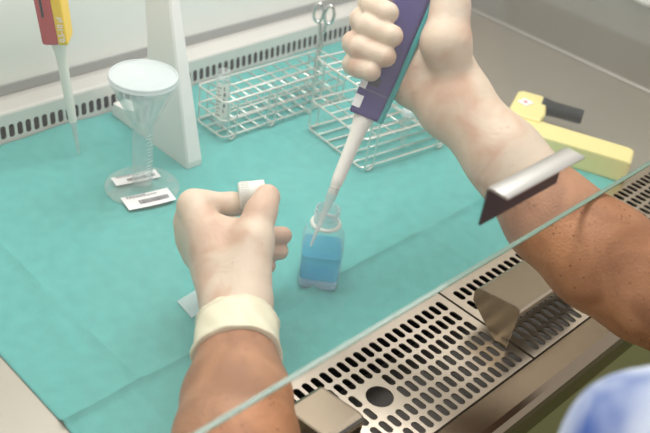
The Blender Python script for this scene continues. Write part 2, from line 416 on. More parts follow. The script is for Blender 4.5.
# ------------------------------------------------------------------ front grille, tray and front rail
def PG(x, y, d): return np.array([x, y, 0.001 - d])
RY = [-0.0975 - 0.0184 * k for k in range(6)]
rowsG = [(y - 0.0092, y + 0.0092) for y in RY]
def grille(xa, xb, x0, nx, label, hole):
    g = thing('grille_panel', ((xa + xb) / 2, -0.14, 0), label, 'grille', 'slotted front grille panels')
    mb = MB(); skip = set()
    if hole is not None: skip = {(r, c) for r in (2, 3) for c in range(hole, hole + 3)}
    ring_out, cell = perforated(mb, x0, nx, 0.011, rowsG, 0.0150, 0.0074, skip, PG, 0.0015)
    pa, pb = x0 - 0.0055, x0 + (nx - .5) * 0.011
    if hole is not None:
        cx = x0 + (hole + 1) * 0.011; cy = (RY[2] + RY[3]) / 2
        ring, outer = ring_out(cx, cy, 0, 0, 0.0128, 0.0, cx - .0165, cx + .0165, rowsG[3][0], rowsG[2][1])
        cell(0, 0, 0, 0, cx, cy, ring, outer)
    ylo, yhi = rowsG[-1][0], rowsG[0][1]
    quad(mb, PG, xa, xb, yhi, YF - 0.0005); quad(mb, PG, xa, xb, -0.2015, ylo)
    quad(mb, PG, xa, pa, ylo, yhi); quad(mb, PG, pb, xb, ylo, yhi)
    for (a, b, c2, d2) in ((xa, xb, YF - .0005, YF - .0005), (xa, xb, -0.2015, -0.2015)):
        mb.add([PG(a, c2, 0), PG(b, c2, 0), PG(b, c2, .006), PG(a, c2, .006)], [(0, 1, 2, 3)])
    for x in (xa, xb):
        mb.add([PG(x, YF - .0005, 0), PG(x, -.2015, 0), PG(x, -.2015, .006), PG(x, YF - .0005, .006)], [(0, 1, 2, 3)])
    mb.build('slotted_plate', M['grille'], g)
    return g
# left panel: a column sits at x = -0.076
nl = 42; gx0 = -0.076 + 0.011 * 14 - 0.011 * (nl - 1)
grille(-0.42, 0.0905, gx0, nl, 'slotted steel grille panel with one large round hole, in front of the bottle', (nl - 1 - 14) + 0)
grille(0.0935, X1 - .003, 0.1065, 56, 'slotted steel grille panel under the right forearm, right of the seam', None)
tr = thing('air_plenum', (0.09, -0.14, -0.06), 'dark steel air duct seen through the slots of the front grille', 'duct')
MB().box((0.0875, -0.14, -0.062), (0.64, 0.062, 0.002)).build('duct_floor', M['tray'], tr)
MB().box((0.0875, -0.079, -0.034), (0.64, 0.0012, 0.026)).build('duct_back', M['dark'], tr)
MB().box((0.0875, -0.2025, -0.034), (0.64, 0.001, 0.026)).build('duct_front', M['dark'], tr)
mb = MB(); prof = [(-0.2022, -0.004), (-0.2022, 0.0), (-0.204, 0.0012), (-0.228, 0.0012), (-0.2335, -0.0005), (-0.238, -0.0045), (-0.2400, -0.010), (-0.2405, -0.034), (-0.238, -0.036), (-0.2055, -0.036), (-0.2055, -0.004)]
mb.prism(prof, (X0, 0, 0), EY, EZ, EX, X1 - X0)
fr = tag(mb.build('front_rail', M['brushed']), 'brushed steel rail along the front edge of the cabinet below the grille', 'rail')

# armrests: folded steel, flat top and a tapering end plate
def armrest(xa, xb, label):
    a = thing('armrest', ((xa + xb) / 2, -0.155, 0.001), label, 'armrest', 'steel armrests on the front grille')
    t = 0.0016
    top = [(-0.1293, 0.031), (-0.1283, 0.040), (-0.1300, 0.0455), (-0.1335, 0.0475), (-0.1740, 0.0530), (-0.1785, 0.0520), (-0.1800, 0.0490), (-0.1800, 0.044)]
    inner = [(y + (0.0014 if y < -.15 else -0.0014), z - 0.0016) for y, z in top][::-1]
    MB().prism(top + inner, (xa, 0, 0), EY, EZ, EX, xb - xa, False).build('top_plate', M['armrest'], a)
    plate = [(-0.1293, 0.031), (-0.1283, 0.040), (-0.1300, 0.0455), (-0.1335, 0.0475), (-0.1740, 0.0530), (-0.1785, 0.0520), (-0.1800, 0.0490), (-0.1768, 0.0012), (-0.172, 0.0012), (-0.158, 0.0065)]
    for x in (xa - .0003, xb - t + .0003): MB().prism(plate, (x, 0, 0), EY, EZ, EX, t).build('end_plate', M['armrest'], a)
armrest(0.079, 0.205, 'steel armrest whose tapering end plate faces out, under the right forearm')
armrest(-0.174, -0.134, 'steel armrest at the bottom edge beside the left forearm')

# ------------------------------------------------------------------ sash glass with its handle
sa = thing('sash_window', (0.0875, SASH, 0.19), 'clear sliding glass sash with a green lower edge across the picture', 'glass sash')
ZS = 0.1905
MB().box(((X0 + X1) / 2, SASH, ZS + 0.28), ((X1 - X0) / 2, 0.0018, 0.28)).build('pane', M['pane'], sa)
MB().box(((X0 + X1) / 2, SASH, ZS - 0.0006), ((X1 - X0) / 2, 0.0019, 0.0005)).build('glass_edge', M['edge'], sa)
hb = MB(); y0 = SASH - 0.0021
prof = [(y0, 0.2665), (y0 - .003, 0.2672), (y0 - .0155, 0.2672), (y0 - .0172, 0.2675), (y0 - .0172, 0.2684), (y0 - .0155, 0.2690), (y0 - .003, 0.2690), (y0, 0.2680)]
hb.prism(prof, (-0.0865, 0, 0), EY, EZ, EX, 0.0955, True); hb.build('handle', M['handle'], sa)
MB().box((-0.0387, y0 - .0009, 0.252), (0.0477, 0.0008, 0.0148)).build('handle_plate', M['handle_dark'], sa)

# ------------------------------------------------------------------ wire racks
def rack(name_label, origin, yaw, lx, ly, tiers, nx, ny, long_only_bottom, group, leg_pos):
    ca, sa_ = math.cos(yaw), math.sin(yaw)
    o = np.array([origin[0], origin[1], 0])
    def W(x, y, z): return o + np.array([x * ca - y * sa_, x * sa_ + y * ca, z])
    t = thing('wire_rack', tuple(o + np.array([0, 0, TOP])), name_label, 'rack', group)
    rad = 0.00108
    for k, z in enumerate(tiers):
        rr = 0.006
        pts = [W(a + lx / 2, b + ly / 2, z) for a, b in rrect(lx / 2, ly / 2, rr, 4)]
        mb = MB(); mb.tube(pts, rad * 1.15, 8, closed=True); tier = mb.build('tier_rim', M['wire'], t)
        bottom = k == 0
        for j in range(1, ny):
            y = ly * j / ny
            MB().tube([W(0, y, z - .0016), W(lx, y, z - .0016)], rad, 6).build('wire', M['wire'], tier)
        if not bottom or not long_only_bottom:
            for i in range(1, nx):
                x = lx * i / nx
                MB().tube([W(x, 0, z - .003), W(x, ly, z - .003)], rad, 6).build('wire', M['wire'], tier)
    zt = tiers[-1]
    for (x, y, along) in leg_pos:
        dx, dy = (0.0065, 0) if along == 'x' else (0, 0.0065)
        ex, ey = (0, (-0.0026 if y < ly / 2 else 0.0026)) if along == 'x' else ((-0.0026 if x < lx / 2 else 0.0026), 0)
        loop = [W(x - dx + ex, y - dy + ey, zt), W(x - dx + ex, y - dy + ey, 0.012)]
        loop += [W(x + ex - dx * math.cos(a), y + ey - dy * math.cos(a), 0.0118 - 0.0065 * math.sin(a)) for a in np.linspace(0.15, math.pi - .15, 8)]
        loop += [W(x + dx + ex, y + dy + ey, 0.012), W(x + dx + ex, y + dy + ey, zt)]
        MB().tube(loop, rad, 7).build('leg', M['wire'], t)
    return t
TZ = TOP
rack('long low wire test tube rack holding one printed tube, behind the bottle', (0.0925, 0.2690), math.radians(-1.5), 0.204, 0.054, (0.0085, 0.031, 0.0565), 10, 3, False, 'wire racks on the drape',
     ((0.012, 0, 'x'), (0.075, 0, 'x'), (0.140, 0, 'x'), (0.195, 0, 'x'), (0.012, 0.054, 'x'), (0.195, 0.054, 'x')))
rack('tall wire test tube rack standing behind the purple pipette', (0.1880, 0.1235), math.radians(-7), 0.140, 0.108, (0.0085, 0.048, 0.106), 6, 6, True, 'wire racks on the drape',
     ((0.010, 0, 'x'), (0.128, 0, 'x'), (0.010, 0.108, 'x'), (0.128, 0.108, 'x')))

# printed clear tube in the low rack
c = np.array([0.1045, 0.2880, 0.0]); c[2] = 0.0115
t = thing('sample_tube', tuple(c), 'clear tube with printed markings standing in the long low rack', 'tube')
MB().lathe(c, [(0.0005, 0), (0.004, .0006), (0.0072, 0.004), (0.0084, 0.009), (0.0084, 0.066), (0.0078, 0.066), (0.0078, 0.009), (0.006, .005), (0.0005, 0.002)], n=28).build('tube_body', M['clear'], t)
MB().lathe(c, [(0.0005, .0665), (0.0072, .0668), (0.0085, 0.069), (0.0085, 0.075), (0.0078, 0.0772), (0.0005, 0.0778)], n=28).build('stopper', M['clear'], t)
def wrap_patch(mb, c, r, a0, a1, z0, z1, n=10):
    vs = []; fs = []
    for i in range(n + 1):
        a = a0 + (a1 - a0) * i / n
        for z in (z0, z1): vs.append(c + np.array([r * math.cos(a), r * math.sin(a), z]))
    fs = [(2 * i, 2 * i + 2, 2 * i + 3, 2 * i + 1) for i in range(n)]
    mb.add(vs, fs, True)
mb = MB(); wrap_patch(mb, c, 0.00860, math.radians(165), math.radians(285), 0.016, 0.064); lab = mb.build('printed_label', M['milky'], t)
mb = MB()
for k in range(9):
    z = 0.02 + k * 0.0046; a = math.radians(178); wrap_patch(mb, c, 0.00872, a, a + math.radians(26 if k % 2 else 40), z, z + 0.0012, 4)
for k in range(5):
    z = 0.024 + k * 0.0075; wrap_patch(mb, c, 0.00872, math.radians(236), math.radians(246 + 8 * (k % 2)), z, z + 0.005, 3)
mb.build('print', M['ink_mid'], lab)

# small conical tube in the tall rack
c = np.array([0.2630, 0.1255, 0.0135])
t = thing('conical_tube', tuple(c), 'small clear conical tube in the tall rack below the right wrist', 'tube')
MB().lathe(c, [(0.0005, 0), (0.0022, .0006), (0.0030, 0.003), (0.0062, 0.020), (0.0064, 0.044), (0.0058, 0.044), (0.0055, 0.020), (0.0005, 0.003)], n=24).build('tube_body', M['clear_base'], t)
MB().lathe(c, [(0.0005, .0445), (0.0075, .0445), (0.0078, 0.046), (0.0078, 0.051), (0.0070, 0.0522), (0.0005, 0.0524)], n=24).build('stopper', M['lid'], t)

# scissors standing in the end cell of the low rack
b = np.array([0.2715, 0.2940, 0.001]); t = thing('scissors', tuple(b), 'steel scissors standing upright with two finger rings, behind the racks', 'scissors')
tv = norm([0.04, 0.03, 1.0]); sv = norm(np.array([0.72, -0.69, 0.0])); nv = np.cross(tv, sv)
def SC(s_, z, n_=0): return b + sv * s_ + tv * z + nv * n_
for sg in (-1, 1):
    mb = MB()
    path = [SC(sg * 0.0006, 0, sg * .0012), SC(sg * 0.0025, 0.05, sg * .0012), SC(-sg * 0.002, 0.075, sg * .0012), SC(sg * 0.0022, 0.095, sg * .0012), SC(sg * 0.004, 0.108, sg * .0012)]
    mb.tube(smooth_path(path), [0.0012 + 0.0012 * min(1, k / 12) for k in range(25)], 8); blade = mb.build('blade', M['chrome'], t)
    mb = MB(); mb.tube([SC(sg * 0.0072 + 0.0060 * math.cos(a), 0.1195 + 0.0120 * math.sin(a) + (0.002 if sg < 0 else 0), sg * .0012) for a in np.arange(28) * 2 * math.pi / 28], 0.0021, 8, closed=True)
    mb.build('finger_ring', M['chrome'], t)
MB().lathe(SC(0, 0.075, -.004), [(0.0005, 0), (0.0028, 0.0002), (0.0028, 0.0078), (0.0005, 0.008)], nv, 14).build('pivot_screw', M['chrome'], t)

# ------------------------------------------------------------------ white pipette stand
st = thing('pipette_stand', (0.032, 0.32, TOP), 'tall white A-shaped stand panel behind the lidded funnel cylinder', 'stand')
def yz(y, z): return (y, z)
front = [(0.2440, TOP), (0.2440, 0.010), (0.2890, 0.205), (0.3020, 0.262)]
backp = [(0.388, 0.262), (0.388, 0.252), (0.352, 0.235), (0.337, 0.200), (0.3275, 0.140), (0.3265, 0.085), (0.333, 0.050), (0.349, 0.030), (0.372, 0.0215), (0.396, 0.0185), (0.398, TOP)]
poly = front + backp
mb = MB()
inset = 0.0022
cy0, cz0 = 0.305, 0.10
def ins(k): return [(y + (k if y < 0.30 else -k), min(max(z, TOP), 0.262)) for y, z in poly]
rings = []
for x, k in ((0.0195, inset), (0.0213, 0), (0.0402, 0), (0.0420, inset)):
    rings.append([np.array([x if x < .03 else x - 0.042 * z, y, z]) for y, z in ins(k)])
mb.loft(rings, False); mb.build('side_panel', M['white_pl'], st)
# rail above the picture that carries the hanging pipette
MB().box((-0.060, 0.3745, 0.268), (0.112, 0.014, 0.006), bev=0.004).build('holder_rail', M['white_pl'], st)

# ------------------------------------------------------------------ hand pipettes
CAMV = lambda p: norm(CAM - np.asarray(p))
def axes(a, b, toward):
    w = norm(np.asarray(b) - np.asarray(a)); n = np.asarray(toward, float); n = norm(n - w * np.dot(n, w)); s_ = np.cross(n, w)
    return w, n, s_

# red and yellow pipette hanging at the left
pa = np.array([-0.0656, 0.338, 0.004]); pb_ = np.array([-0.0842, 0.340, 0.149])
pw = norm(pb_ - pa)
pn = norm(np.array([-0.70, -0.70, 0.15])); pn = norm(pn - pw * np.dot(pn, pw)); ps = np.cross(pn, pw)
if ps[0] < 0: ps = -ps
t = thing('pipette', tuple(pa), 'red and yellow hand pipette hanging tip down beside the white stand', 'pipette', 'hand pipettes')
MB().lathe(pa, [(0.0007, 0), (0.0012, 0.0005), (0.0022, 0.02), (0.0034, 0.040), (0.0040, 0.0405), (0.0040, .046), (0.003, .046)], pw, 20, True).build('tip', M['tip'], t)
MB().lathe(pa, [(0.0026, 0.045), (0.0044, 0.0452), (0.0049, 0.060), (0.0056, 0.12), (0.0062, 0.136), (0.0074, 0.139), (0.0080, 0.1465), (0.0080, 0.150)], pw, 24, True).build('shaft', M['shaft'], t)
bo = pa + pw * 0.1485
def body_loft(o, w, s_, n, secs, off=0.0):
    mb = MB()
    rings = [[o + w * z + s_ * (off + hx * 0 + p[0]) + n * p[1] for p in rrect(hx, hy, min(hx, hy) * 0.35, 4)] for z, hx, hy in secs]
    mb.loft(rings, False); return mb
body = body_loft(bo - ps * 0.0055, pw, ps, pn, ((0, 0.0080, 0.0115), (0.002, 0.0088, 0.0125), (0.030, 0.0090, 0.013), (0.100, 0.0098, 0.014))).build('handle_body', M['red'], t)
yo = bo + ps * 0.0082
yb = body_loft(yo, pw, ps, pn, ((0.0005, 0.0046, 0.0125), (0.003, 0.0051, 0.0135), (0.030, 0.0054, 0.014), (0.100, 0.0060, 0.015))).build('yellow_strip', M['yellow_br'], t)
text_mesh('print', '0,5-10 \u00b5l', 0.0080, yo + pw * 0.0195 + pn * 0.0142 + ps * .0005, pw, -ps if np.dot(np.cross(pw, -ps), pn) > 0 else ps, M['paper'], yb)
MB().box(bo - ps * 0.0075 + pw * 0.046 + pn * 0.0134, (0.0012, 0.013, 0.0006), (ps, pw, pn)).build('slot_mark', M['black'], t)
MB().lathe(bo + pw * 0.100, [(0.006, 0), (0.006, 0.02), (0.009, 0.021), (0.009, 0.03), (0.001, .031)], pw, 20).build('plunger', M['yellow_br'], t)

# purple pipette held in the right hand, its tip inside the bottle
BC = gz(317.5, 279.0, TOP); BC[2] = TOP
B0 = at(366.5, 111, 0.878); B1 = at(412.5, 0, 0.868)
w2 = norm(B1 - B0)
q_, nn, ss = axes(B0, B1, CAM - B0)
if np.dot(ss, R[:, 0]) < 0: ss = -ss
t2 = thing('pipette', tuple(B0), 'purple and teal hand pipette held upright in the right hand, tip in the bottle', 'pipette', 'hand pipettes')
tipend = B0 - w2 * 0.128
body2 = body_loft(B0, w2, ss, nn, ((-0.006, 0.0140, 0.0105), (-0.004, 0.0150, 0.0115), (0.03, 0.0154, 0.012), (0.10, 0.0158, 0.0125), (0.150, 0.0158, 0.0125), (0.156, 0.012, 0.010))).build('handle_body', M['purple'], t2)
st2 = MB(); o2 = B0 + ss * 0.0172 - nn * 0.0002
rings = [[o2 + w2 * z + ss * (k + p[0]) + nn * p[1] for p in rrect(0.0027, 0.0116, 0.0018, 3)] for z, k in ((-0.0062, -0.0016), (0.03, 0.0), (0.10, 0.0008), (0.155, 0.001))]
st2.loft(rings, False); st2.build('teal_back_strip', M['teal_pl'], t2)
MB().lathe(B0 - w2 * 0.006, [(0.0095, 0.003), (0.0092, -0.004), (0.0074, -0.014), (0.0066, -0.030), (0.0060, -0.062), (0.0052, -0.070), (0.0048, -0.0705), (0.0046, -0.078), (0.003, -.078)], w2, 28, True).build('shaft', M['shaft'], t2)
MB().lathe(B0 - w2 * 0.006, [(0.0050, -0.0715), (0.0050, -0.083), (0.0040, -0.085), (0.0026, -0.108), (0.0012, -0.132), (0.0006, -0.132)], w2, 20, True).build('tip', M['tip'], t2)
lp = B0 + w2 * 0.0055 - ss * 0.0112 + nn * 0.0121
MB().box(lp, (0.0040, 0.0058, 0.0004), (ss, w2, nn)).build('label_sticker', M['paper'], t2)
MB().box(B0 + w2 * 0.0215 - ss * 0.0118 + nn * 0.0124, (0.0030, 0.0036, 0.0004), (ss, w2, nn)).build('label_sticker', M['paper'], t2)
MB().box(B0 + w2 * 0.0275 - ss * 0.0035 + nn * 0.0122, (0.0052, 0.0045, 0.0010), (ss, w2, nn)).build('window', M['black'], t2)
MB().box(B0 + w2 * 0.018 + nn * 0.0119, (0.0142, 0.0003, 0.0003), (ss, w2, nn)).build('seam', M['grey_pl'], t2)
MB().lathe(B0 + w2 * 0.156, [(0.006, 0), (0.006, 0.016), (0.009, 0.017), (0.009, 0.026), (0.001, .027)], w2, 20).build('plunger', M['teal_pl'], t2)

# ------------------------------------------------------------------ bottle with blue liquid
yawb = math.atan2(CAM[1] - BC[1], CAM[0] - BC[0]) + math.radians(2)
bx = np.array([-math.sin(yawb), math.cos(yawb), 0]); by = np.array([math.cos(yawb), math.sin(yawb), 0])
def bring(h, r, z): return [BC + bx * p[0] + by * p[1] + EZ * z for p in rrect(h, h, min(r, h * .999), 6)]
bt = thing('bottle', tuple(BC), 'open square clear bottle half filled with blue liquid, beside the left hand', 'bottle')
HB = 0.0208
mb = MB()
out = [bring(HB - .003, .005, 0.0), bring(HB - .0008, .006, 0.0012), bring(HB, .007, 0.004), bring(HB, .007, 0.050), bring(HB - .0012, .008, 0.0545), bring(HB - .0045, .010, 0.0600), bring(0.0138, .0137, 0.0655), bring(0.0120, .0119, 0.0672), bring(0.0116, .0115, 0.0725)]
mb.loft(out, True, False)
mb.add(out[0], [tuple(range(len(out[0])))])
mb.build('bottle_body', M['bottle'], bt)
mb = MB()
pr = [(0.0116, 0.0715), (0.0118, 0.0745), (0.0128, 0.0752), (0.0128, 0.0768), (0.0118, 0.0776), (0.0118, 0.080), (0.0128, 0.0808), (0.0128, 0.0824), (0.0118, 0.0832), (0.0118, 0.0865), (0.0122, 0.088), (0.0112, 0.0885), (0.0104, 0.0875), (0.0104, 0.0715)]
mb.lathe(BC, pr, n=36); mb.build('threaded_neck', M['neck'], bt)
mb = MB(); mb.lathe(BC, [(0.0119, 0.0695), (0.0150, 0.0693), (0.0156, 0.0705), (0.0150, 0.0720), (0.0119, 0.0722)], n=36); mb.build('neck_ring', M['milky'], bt)
mb = MB(); hl = HB - 0.0014
mb.loft([bring(hl - .001, .005, 0.0125), bring(hl, .006, 0.0135), bring(hl, .006, 0.0410)], False); mb.build('blue_liquid', M['liquid'], bt)
mb = MB(); mb.loft([bring(hl - .002, .005, 0.0016), bring(hl - .0006, .006, 0.003), bring(hl - .0006, .006, 0.009), bring(hl - .004, .006, 0.0122)], True); mb.build('thick_bottom', M['slab'], bt)

# ------------------------------------------------------------------ lidded funnel cylinder
FC = np.array([-0.0455, 0.2415, TOP])
fn = thing('funnel_cylinder', tuple(FC), 'clear plastic graduated cylinder with funnel top, frosted lid and round foot', 'funnel')
MB().lathe(FC, [(0.0005, 0), (0.040, 0.0), (0.0412, 0.001), (0.0412, 0.0026), (0.040, 0.0034), (0.013, 0.0036), (0.0005, 0.0036)], n=56).build('base_disc', M['clear_base'], fn)
cyl = MB().lathe(FC, [(0.0125, 0.0036), (0.0118, 0.006), (0.0112, 0.010), (0.0112, 0.078), (0.0128, 0.084), (0.0322, 0.127), (0.0340, 0.129), (0.0340, 0.1342), (0.0325, 0.1342), (0.0315, 0.129), (0.0115, 0.086), (0.0100, 0.079), (0.0100, 0.008), (0.0005, 0.006)], n=48).build('cylinder_body', M['clear'], fn)
MB().lathe(FC, [(0.0005, 0.1355), (0.0330, 0.1355), (0.0352, 0.1345), (0.0362, 0.1350), (0.0366, 0.1362), (0.0362, 0.1372), (0.0360, 0.1392), (0.0362, 0.1402), (0.0356, 0.1412), (0.0340, 0.1412), (0.0332, 0.1404), (0.0005, 0.1404)], n=56).build('lid', M['lid'], fn)
mb = MB()
for k in range(14):
    z = 0.018 + k * 0.0042; a = math.radians(258); wrap_patch(mb, FC, 0.01135, a, a + math.radians(44 if k % 5 == 0 else 28), z, z + 0.0007, 4)
mb.build('graduation_marks', M['paper'], cyl)
# folded white paper slip seen inside the cone
mb = MB(); pc = FC + np.array([0.004, 0.004, 0.088])
for k in range(6):
    pass
a0 = math.radians(150); vs = []; fs = []
for i in range(7):
    a = a0 + math.radians(140) * i / 6
    for r_, z in ((0.009, -0.004), (0.020, 0.032)): vs.append(pc + np.array([r_ * math.cos(a) * .8, r_ * math.sin(a) * .8, z]))
fs = [(2 * i, 2 * i + 2, 2 * i + 3, 2 * i + 1) for i in range(6)]
mb.add(vs, fs, True); mb.build('inner_filter', M['lid'], fn)
def label_on(name, c, ang, hx, hy, z, parent, curl=0.0):
    u = np.array([math.cos(ang), math.sin(ang), 0]); v = np.array([-math.sin(ang), math.cos(ang), 0])
    mb = MB(); n = 8; vs = []; fs = []
    for i in range(n + 1):
        s_ = -1 + 2 * i / n
        for q in (-1, 1): vs.append(np.array(c) + u * hx * s_ + v * hy * q + EZ * (z + curl * s_ * s_))
    fs = [(2 * i, 2 * i + 2, 2 * i + 3, 2 * i + 1) for i in range(n)]
    mb.add(vs, fs); lab = mb.build(name, M['paper'], parent)
    so = lab.modifiers.new('t', 'SOLIDIFY'); so.thickness = 0.0003
    mb = MB(); x = -0.42
    rr = random.Random(3)
    while x < 0.78:
        w = rr.choice((0.018, 0.03, 0.045)); zz = z + curl * x * x + 0.0006
        mb.box(np.array(c) + u * hx * (x + w / 2) - v * hy * 0.22 + EZ * zz, (hx * w / 2, hy * 0.30, 0.0001), (u, v, EZ)); x += w + rr.choice((0.025, 0.04))
    mb.build('barcode', M['ink_mid'], lab)
    mb = MB()
    for row, ln in ((0.62, 0.8), (0.82, 0.5)):
        x = -0.8
        while x < -0.8 + 1.6 * ln:
            w = rr.choice((0.05, 0.09, 0.12)); zz = z + curl * x * x + 0.0006
            mb.box(np.array(c) + u * hx * (x + w / 2) + v * hy * row + EZ * zz, (hx * w / 2, hy * 0.06, 0.0001), (u, v, EZ)); x += w + 0.04
    mb.build('print', M['ink_soft'], lab)
    return lab
l1 = gz(148.5, 199, 0.007); l2 = gz(136, 177.5, 0.007)
label_on('barcode_label', (l1[0], l1[1], 0), math.atan2(*(gz(173, 193, .007) - gz(124, 204, .007))[[1, 0]]), 0.0275, 0.0125, 0.0068, fn, 0.0008)
label_on('barcode_label', (l2[0], l2[1], 0), math.atan2(*(gz(161, 172, .007) - gz(112, 182, .007))[[1, 0]]), 0.0265, 0.0085, 0.0068, fn, 0.0006)

# ------------------------------------------------------------------ clear slide behind the left cuff
a_, b_, c_, d_ = [gz(*q, TOP + .001) for q in ((177, 302), (197, 290), (209, 309), (191.5, 318.5))]
mb = MB(); rg = [a_, b_, c_, d_]; mb.loft([rg, [q + EZ * 0.0012 for q in rg]], False)
tag(mb.build('slide', M['slide']), 'small clear square slide lying on the drape left of the yellowish cuff', 'slide')

# ------------------------------------------------------------------ yellow pipette controller
pcF = np.array([0.458, -0.0855, 0.0]); uu = norm([-0.40, 0.917, 0]); ww = norm([0.917, 0.40, 0])
ct = thing('pipette_controller', (0.45, 0.03, TOP), 'pale yellow L-shaped pipette controller with a black nosepiece lying at the right', 'pipette controller')
def slab_poly(pts, z0, z1, bev):
    cen = np.mean([pcF + uu * a + ww * b for a, b in pts], axis=0)
    mb = MB(); rings = []
    for z, k in ((z0, bev), (z0 + bev, 0), (z1 - bev, 0), (z1, bev)):
        ring = []
        for a, b in pts:
            p = pcF + uu * a + ww * b; d = p - cen; L_ = np.linalg.norm(d); ring.append(p - d / L_ * k * 1.3 + EZ * z)
        rings.append(ring)
    mb.loft(rings, False); return mb
slab_poly([(0, 0.003), (0.003, 0), (0.165, 0), (0.172, 0.006), (0.172, 0.043), (0.005, 0.040), (0, 0.036)], TOP, 0.0325, 0.002).build('handle_bar', M['yellow_box'], ct)
hd = slab_poly([(0.125, 0.036), (0.165, 0.036), (0.169, 0.040), (0.169, 0.104), (0.164, 0.110), (0.134, 0.110), (0.129, 0.104), (0.122, 0.060)], TOP, 0.0365, 0.002).build('head', M['yellow_box'], ct)
lc = gz(525.5, 102, 0.0372)
MB().box(lc, (0.0075, 0.0085, 0.0004), (norm(uu + ww * .5), norm(ww - uu * .5), EZ)).build('sticker', M['paper'], hd)
MB().lathe(lc + EZ * 0.0004, [(0.0026, 0), (0.0026, 0.0003), (0.0001, 0.0003)], (0, 0, 1), 18).build('red_dot', M['redink'], hd)
n0 = pcF + uu * 0.129 + ww * 0.094 + EZ * 0.0290
MB().lathe(n0, [(0.0005, -.004), (0.0125, -.004), (0.0125, 0.002), (0.0112, 0.004), (0.0112, 0.008), (0.0104, 0.010), (0.0100, 0.050), (0.0092, 0.053), (0.0005, 0.053)], norm(-uu + ww * 0.02), 28).build('nosepiece', M['black'], ct)

# ------------------------------------------------------------------ bodies from distance fields
def seg(P, a, b, ra, rb):
    a = np.asarray(a, np.float32); b = np.asarray(b, np.float32); d = b - a; L2 = float(np.dot(d, d)) + 1e-12
    q = P - a; t = np.clip(q @ d / L2, 0, 1)
    return np.linalg.norm(q - t[..., None] * d, axis=-1) - (ra + t * (rb - ra))
def smin(a, b, k):
    h = np.maximum(k - np.abs(a - b), 0) / k
    return np.minimum(a, b) - h * h * k * 0.25
def chain(P, pts, k=0.004):
    d = None
    for (p, r), (q, s_) in zip(pts[:-1], pts[1:]):
        e = seg(P, p, q, r, s_); d = e if d is None else smin(d, e, k)
    return d
def ell(P, c, ax, rad):
    q = (P - np.asarray(c, np.float32)) @ np.asarray(ax, np.float32).T / np.asarray(rad, np.float32)
    L_ = np.linalg.norm(q, axis=-1); return (L_ - 1) * min(rad)

def polygonise(fn_, lo, hi, h):
    lo = np.asarray(lo, float); n = np.ceil((np.asarray(hi) - lo) / h).astype(int) + 1
    g = [np.arange(k, dtype=np.float32) * h + l for k, l in zip(n, lo)]
    f = np.empty(n, np.float32)
    for i0 in range(0, n[0], 16):
        sl = slice(i0, min(i0 + 16, n[0]))
        Pg = np.stack(np.meshgrid(g[0][sl], g[1], g[2], indexing='ij'), -1)
        f[sl] = fn_(Pg)
    s_ = f < 0
    nx, ny, nz = n
    acc = np.zeros((nx - 1, ny - 1, nz - 1, 3), np.float32); cnt = np.zeros((nx - 1, ny - 1, nz - 1), np.float32)
    def sub(a, o): return a[o[0]:nx - 1 + o[0], o[1]:ny - 1 + o[1], o[2]:nz - 1 + o[2]]
    for ax in range(3):
        for o in [(a, b) for a in (0, 1) for b in (0, 1)]:
            o0 = [0, 0, 0]; oth = [k for k in range(3) if k != ax]
            o0[oth[0]] = o[0]; o0[oth[1]] = o[1]; o1 = list(o0); o1[ax] = 1
            fa, fb = sub(f, o0), sub(f, o1); m = (fa < 0) != (fb < 0)
            with np.errstate(divide='ignore', invalid='ignore'): t = np.where(m, fa / (fa - fb), 0)
            cnt += m
            for k in range(3): acc[..., k] += m * (o0[k] if k != ax else t)
    act = cnt > 0
    idx = np.full(act.shape, -1, np.int64); idx[act] = np.arange(act.sum())
    ii = np.argwhere(act)
    vs = lo + (ii + acc[act] / cnt[act][:, None]) * h
    faces = []
    for ax in range(3):
        o1 = [k for k in range(3) if k != ax]; u, v = o1
        sl0 = [slice(1, -1)] * 3; sl0[ax] = slice(0, -1); sl1 = list(sl0); sl1[ax] = slice(1, None)
        a = s_[tuple(sl0)]; b = s_[tuple(sl1)]; m = np.argwhere(a != b)
        if not len(m): continue
        sign = a[tuple(m.T)]
        base = m.copy(); base[:, u] += 1; base[:, v] += 1
        def cid(du, dv):
            c = base.copy(); c[:, u] -= du; c[:, v] -= dv; return idx[tuple(c.T)]
        q = np.stack([cid(1, 1), cid(0, 1), cid(0, 0), cid(1, 0)], -1)
        flip = sign if ax != 1 else ~sign
        q[~flip] = q[~flip][:, ::-1]
        faces.append(q)
    return vs, np.concatenate(faces)
def sdf_obj(name, fn_, lo, hi, h, m, parent, smooth_it=2):
    vs, fs = polygonise(fn_, lo, hi, h)
    me = bpy.data.meshes.new(name); off = np.array(root_loc(parent))
    me.from_pydata((vs - off).tolist(), [], fs.tolist())
    me.polygons.foreach_set('use_smooth', [True] * len(me.polygons)); me.materials.append(m)
    o = bpy.data.objects.new(name, me); COL.objects.link(o); o.parent = parent
    if smooth_it:
        sm = o.modifiers.new('smooth', 'SMOOTH'); sm.factor = 0.5; sm.iterations = smooth_it
    return o

person = thing('person', (0.07, -0.62, -0.15), 'person in a blue and white shirt, latex-gloved hands holding pipette and cap', 'person')

# joints ---------------------------------------------------------------
LW, LF1, LF2 = at(238, 303, .785), at(237, 398, .705), at(236, 440, .668)
LE = LF2 + norm(LF2 - LF1) * 0.135 + np.array([0.0, 0, -0.01])
RW = at(456, 103, .865)
RA = [(RW, .0295), (at(504, 157, .848), .0335), (at(553, 218, .832), .0420), (at(600, 256, .815), .0475), (at(650, 288, .802), .047)]
RE = at(705, 318, .79)
LS = at(650, 459, .46); LU = at(600, 548, .47)                       # middle of the left upper arm
SHL, SHR = np.array([-0.12, -0.58, 0.40]), np.array([0.26, -0.60, 0.36])

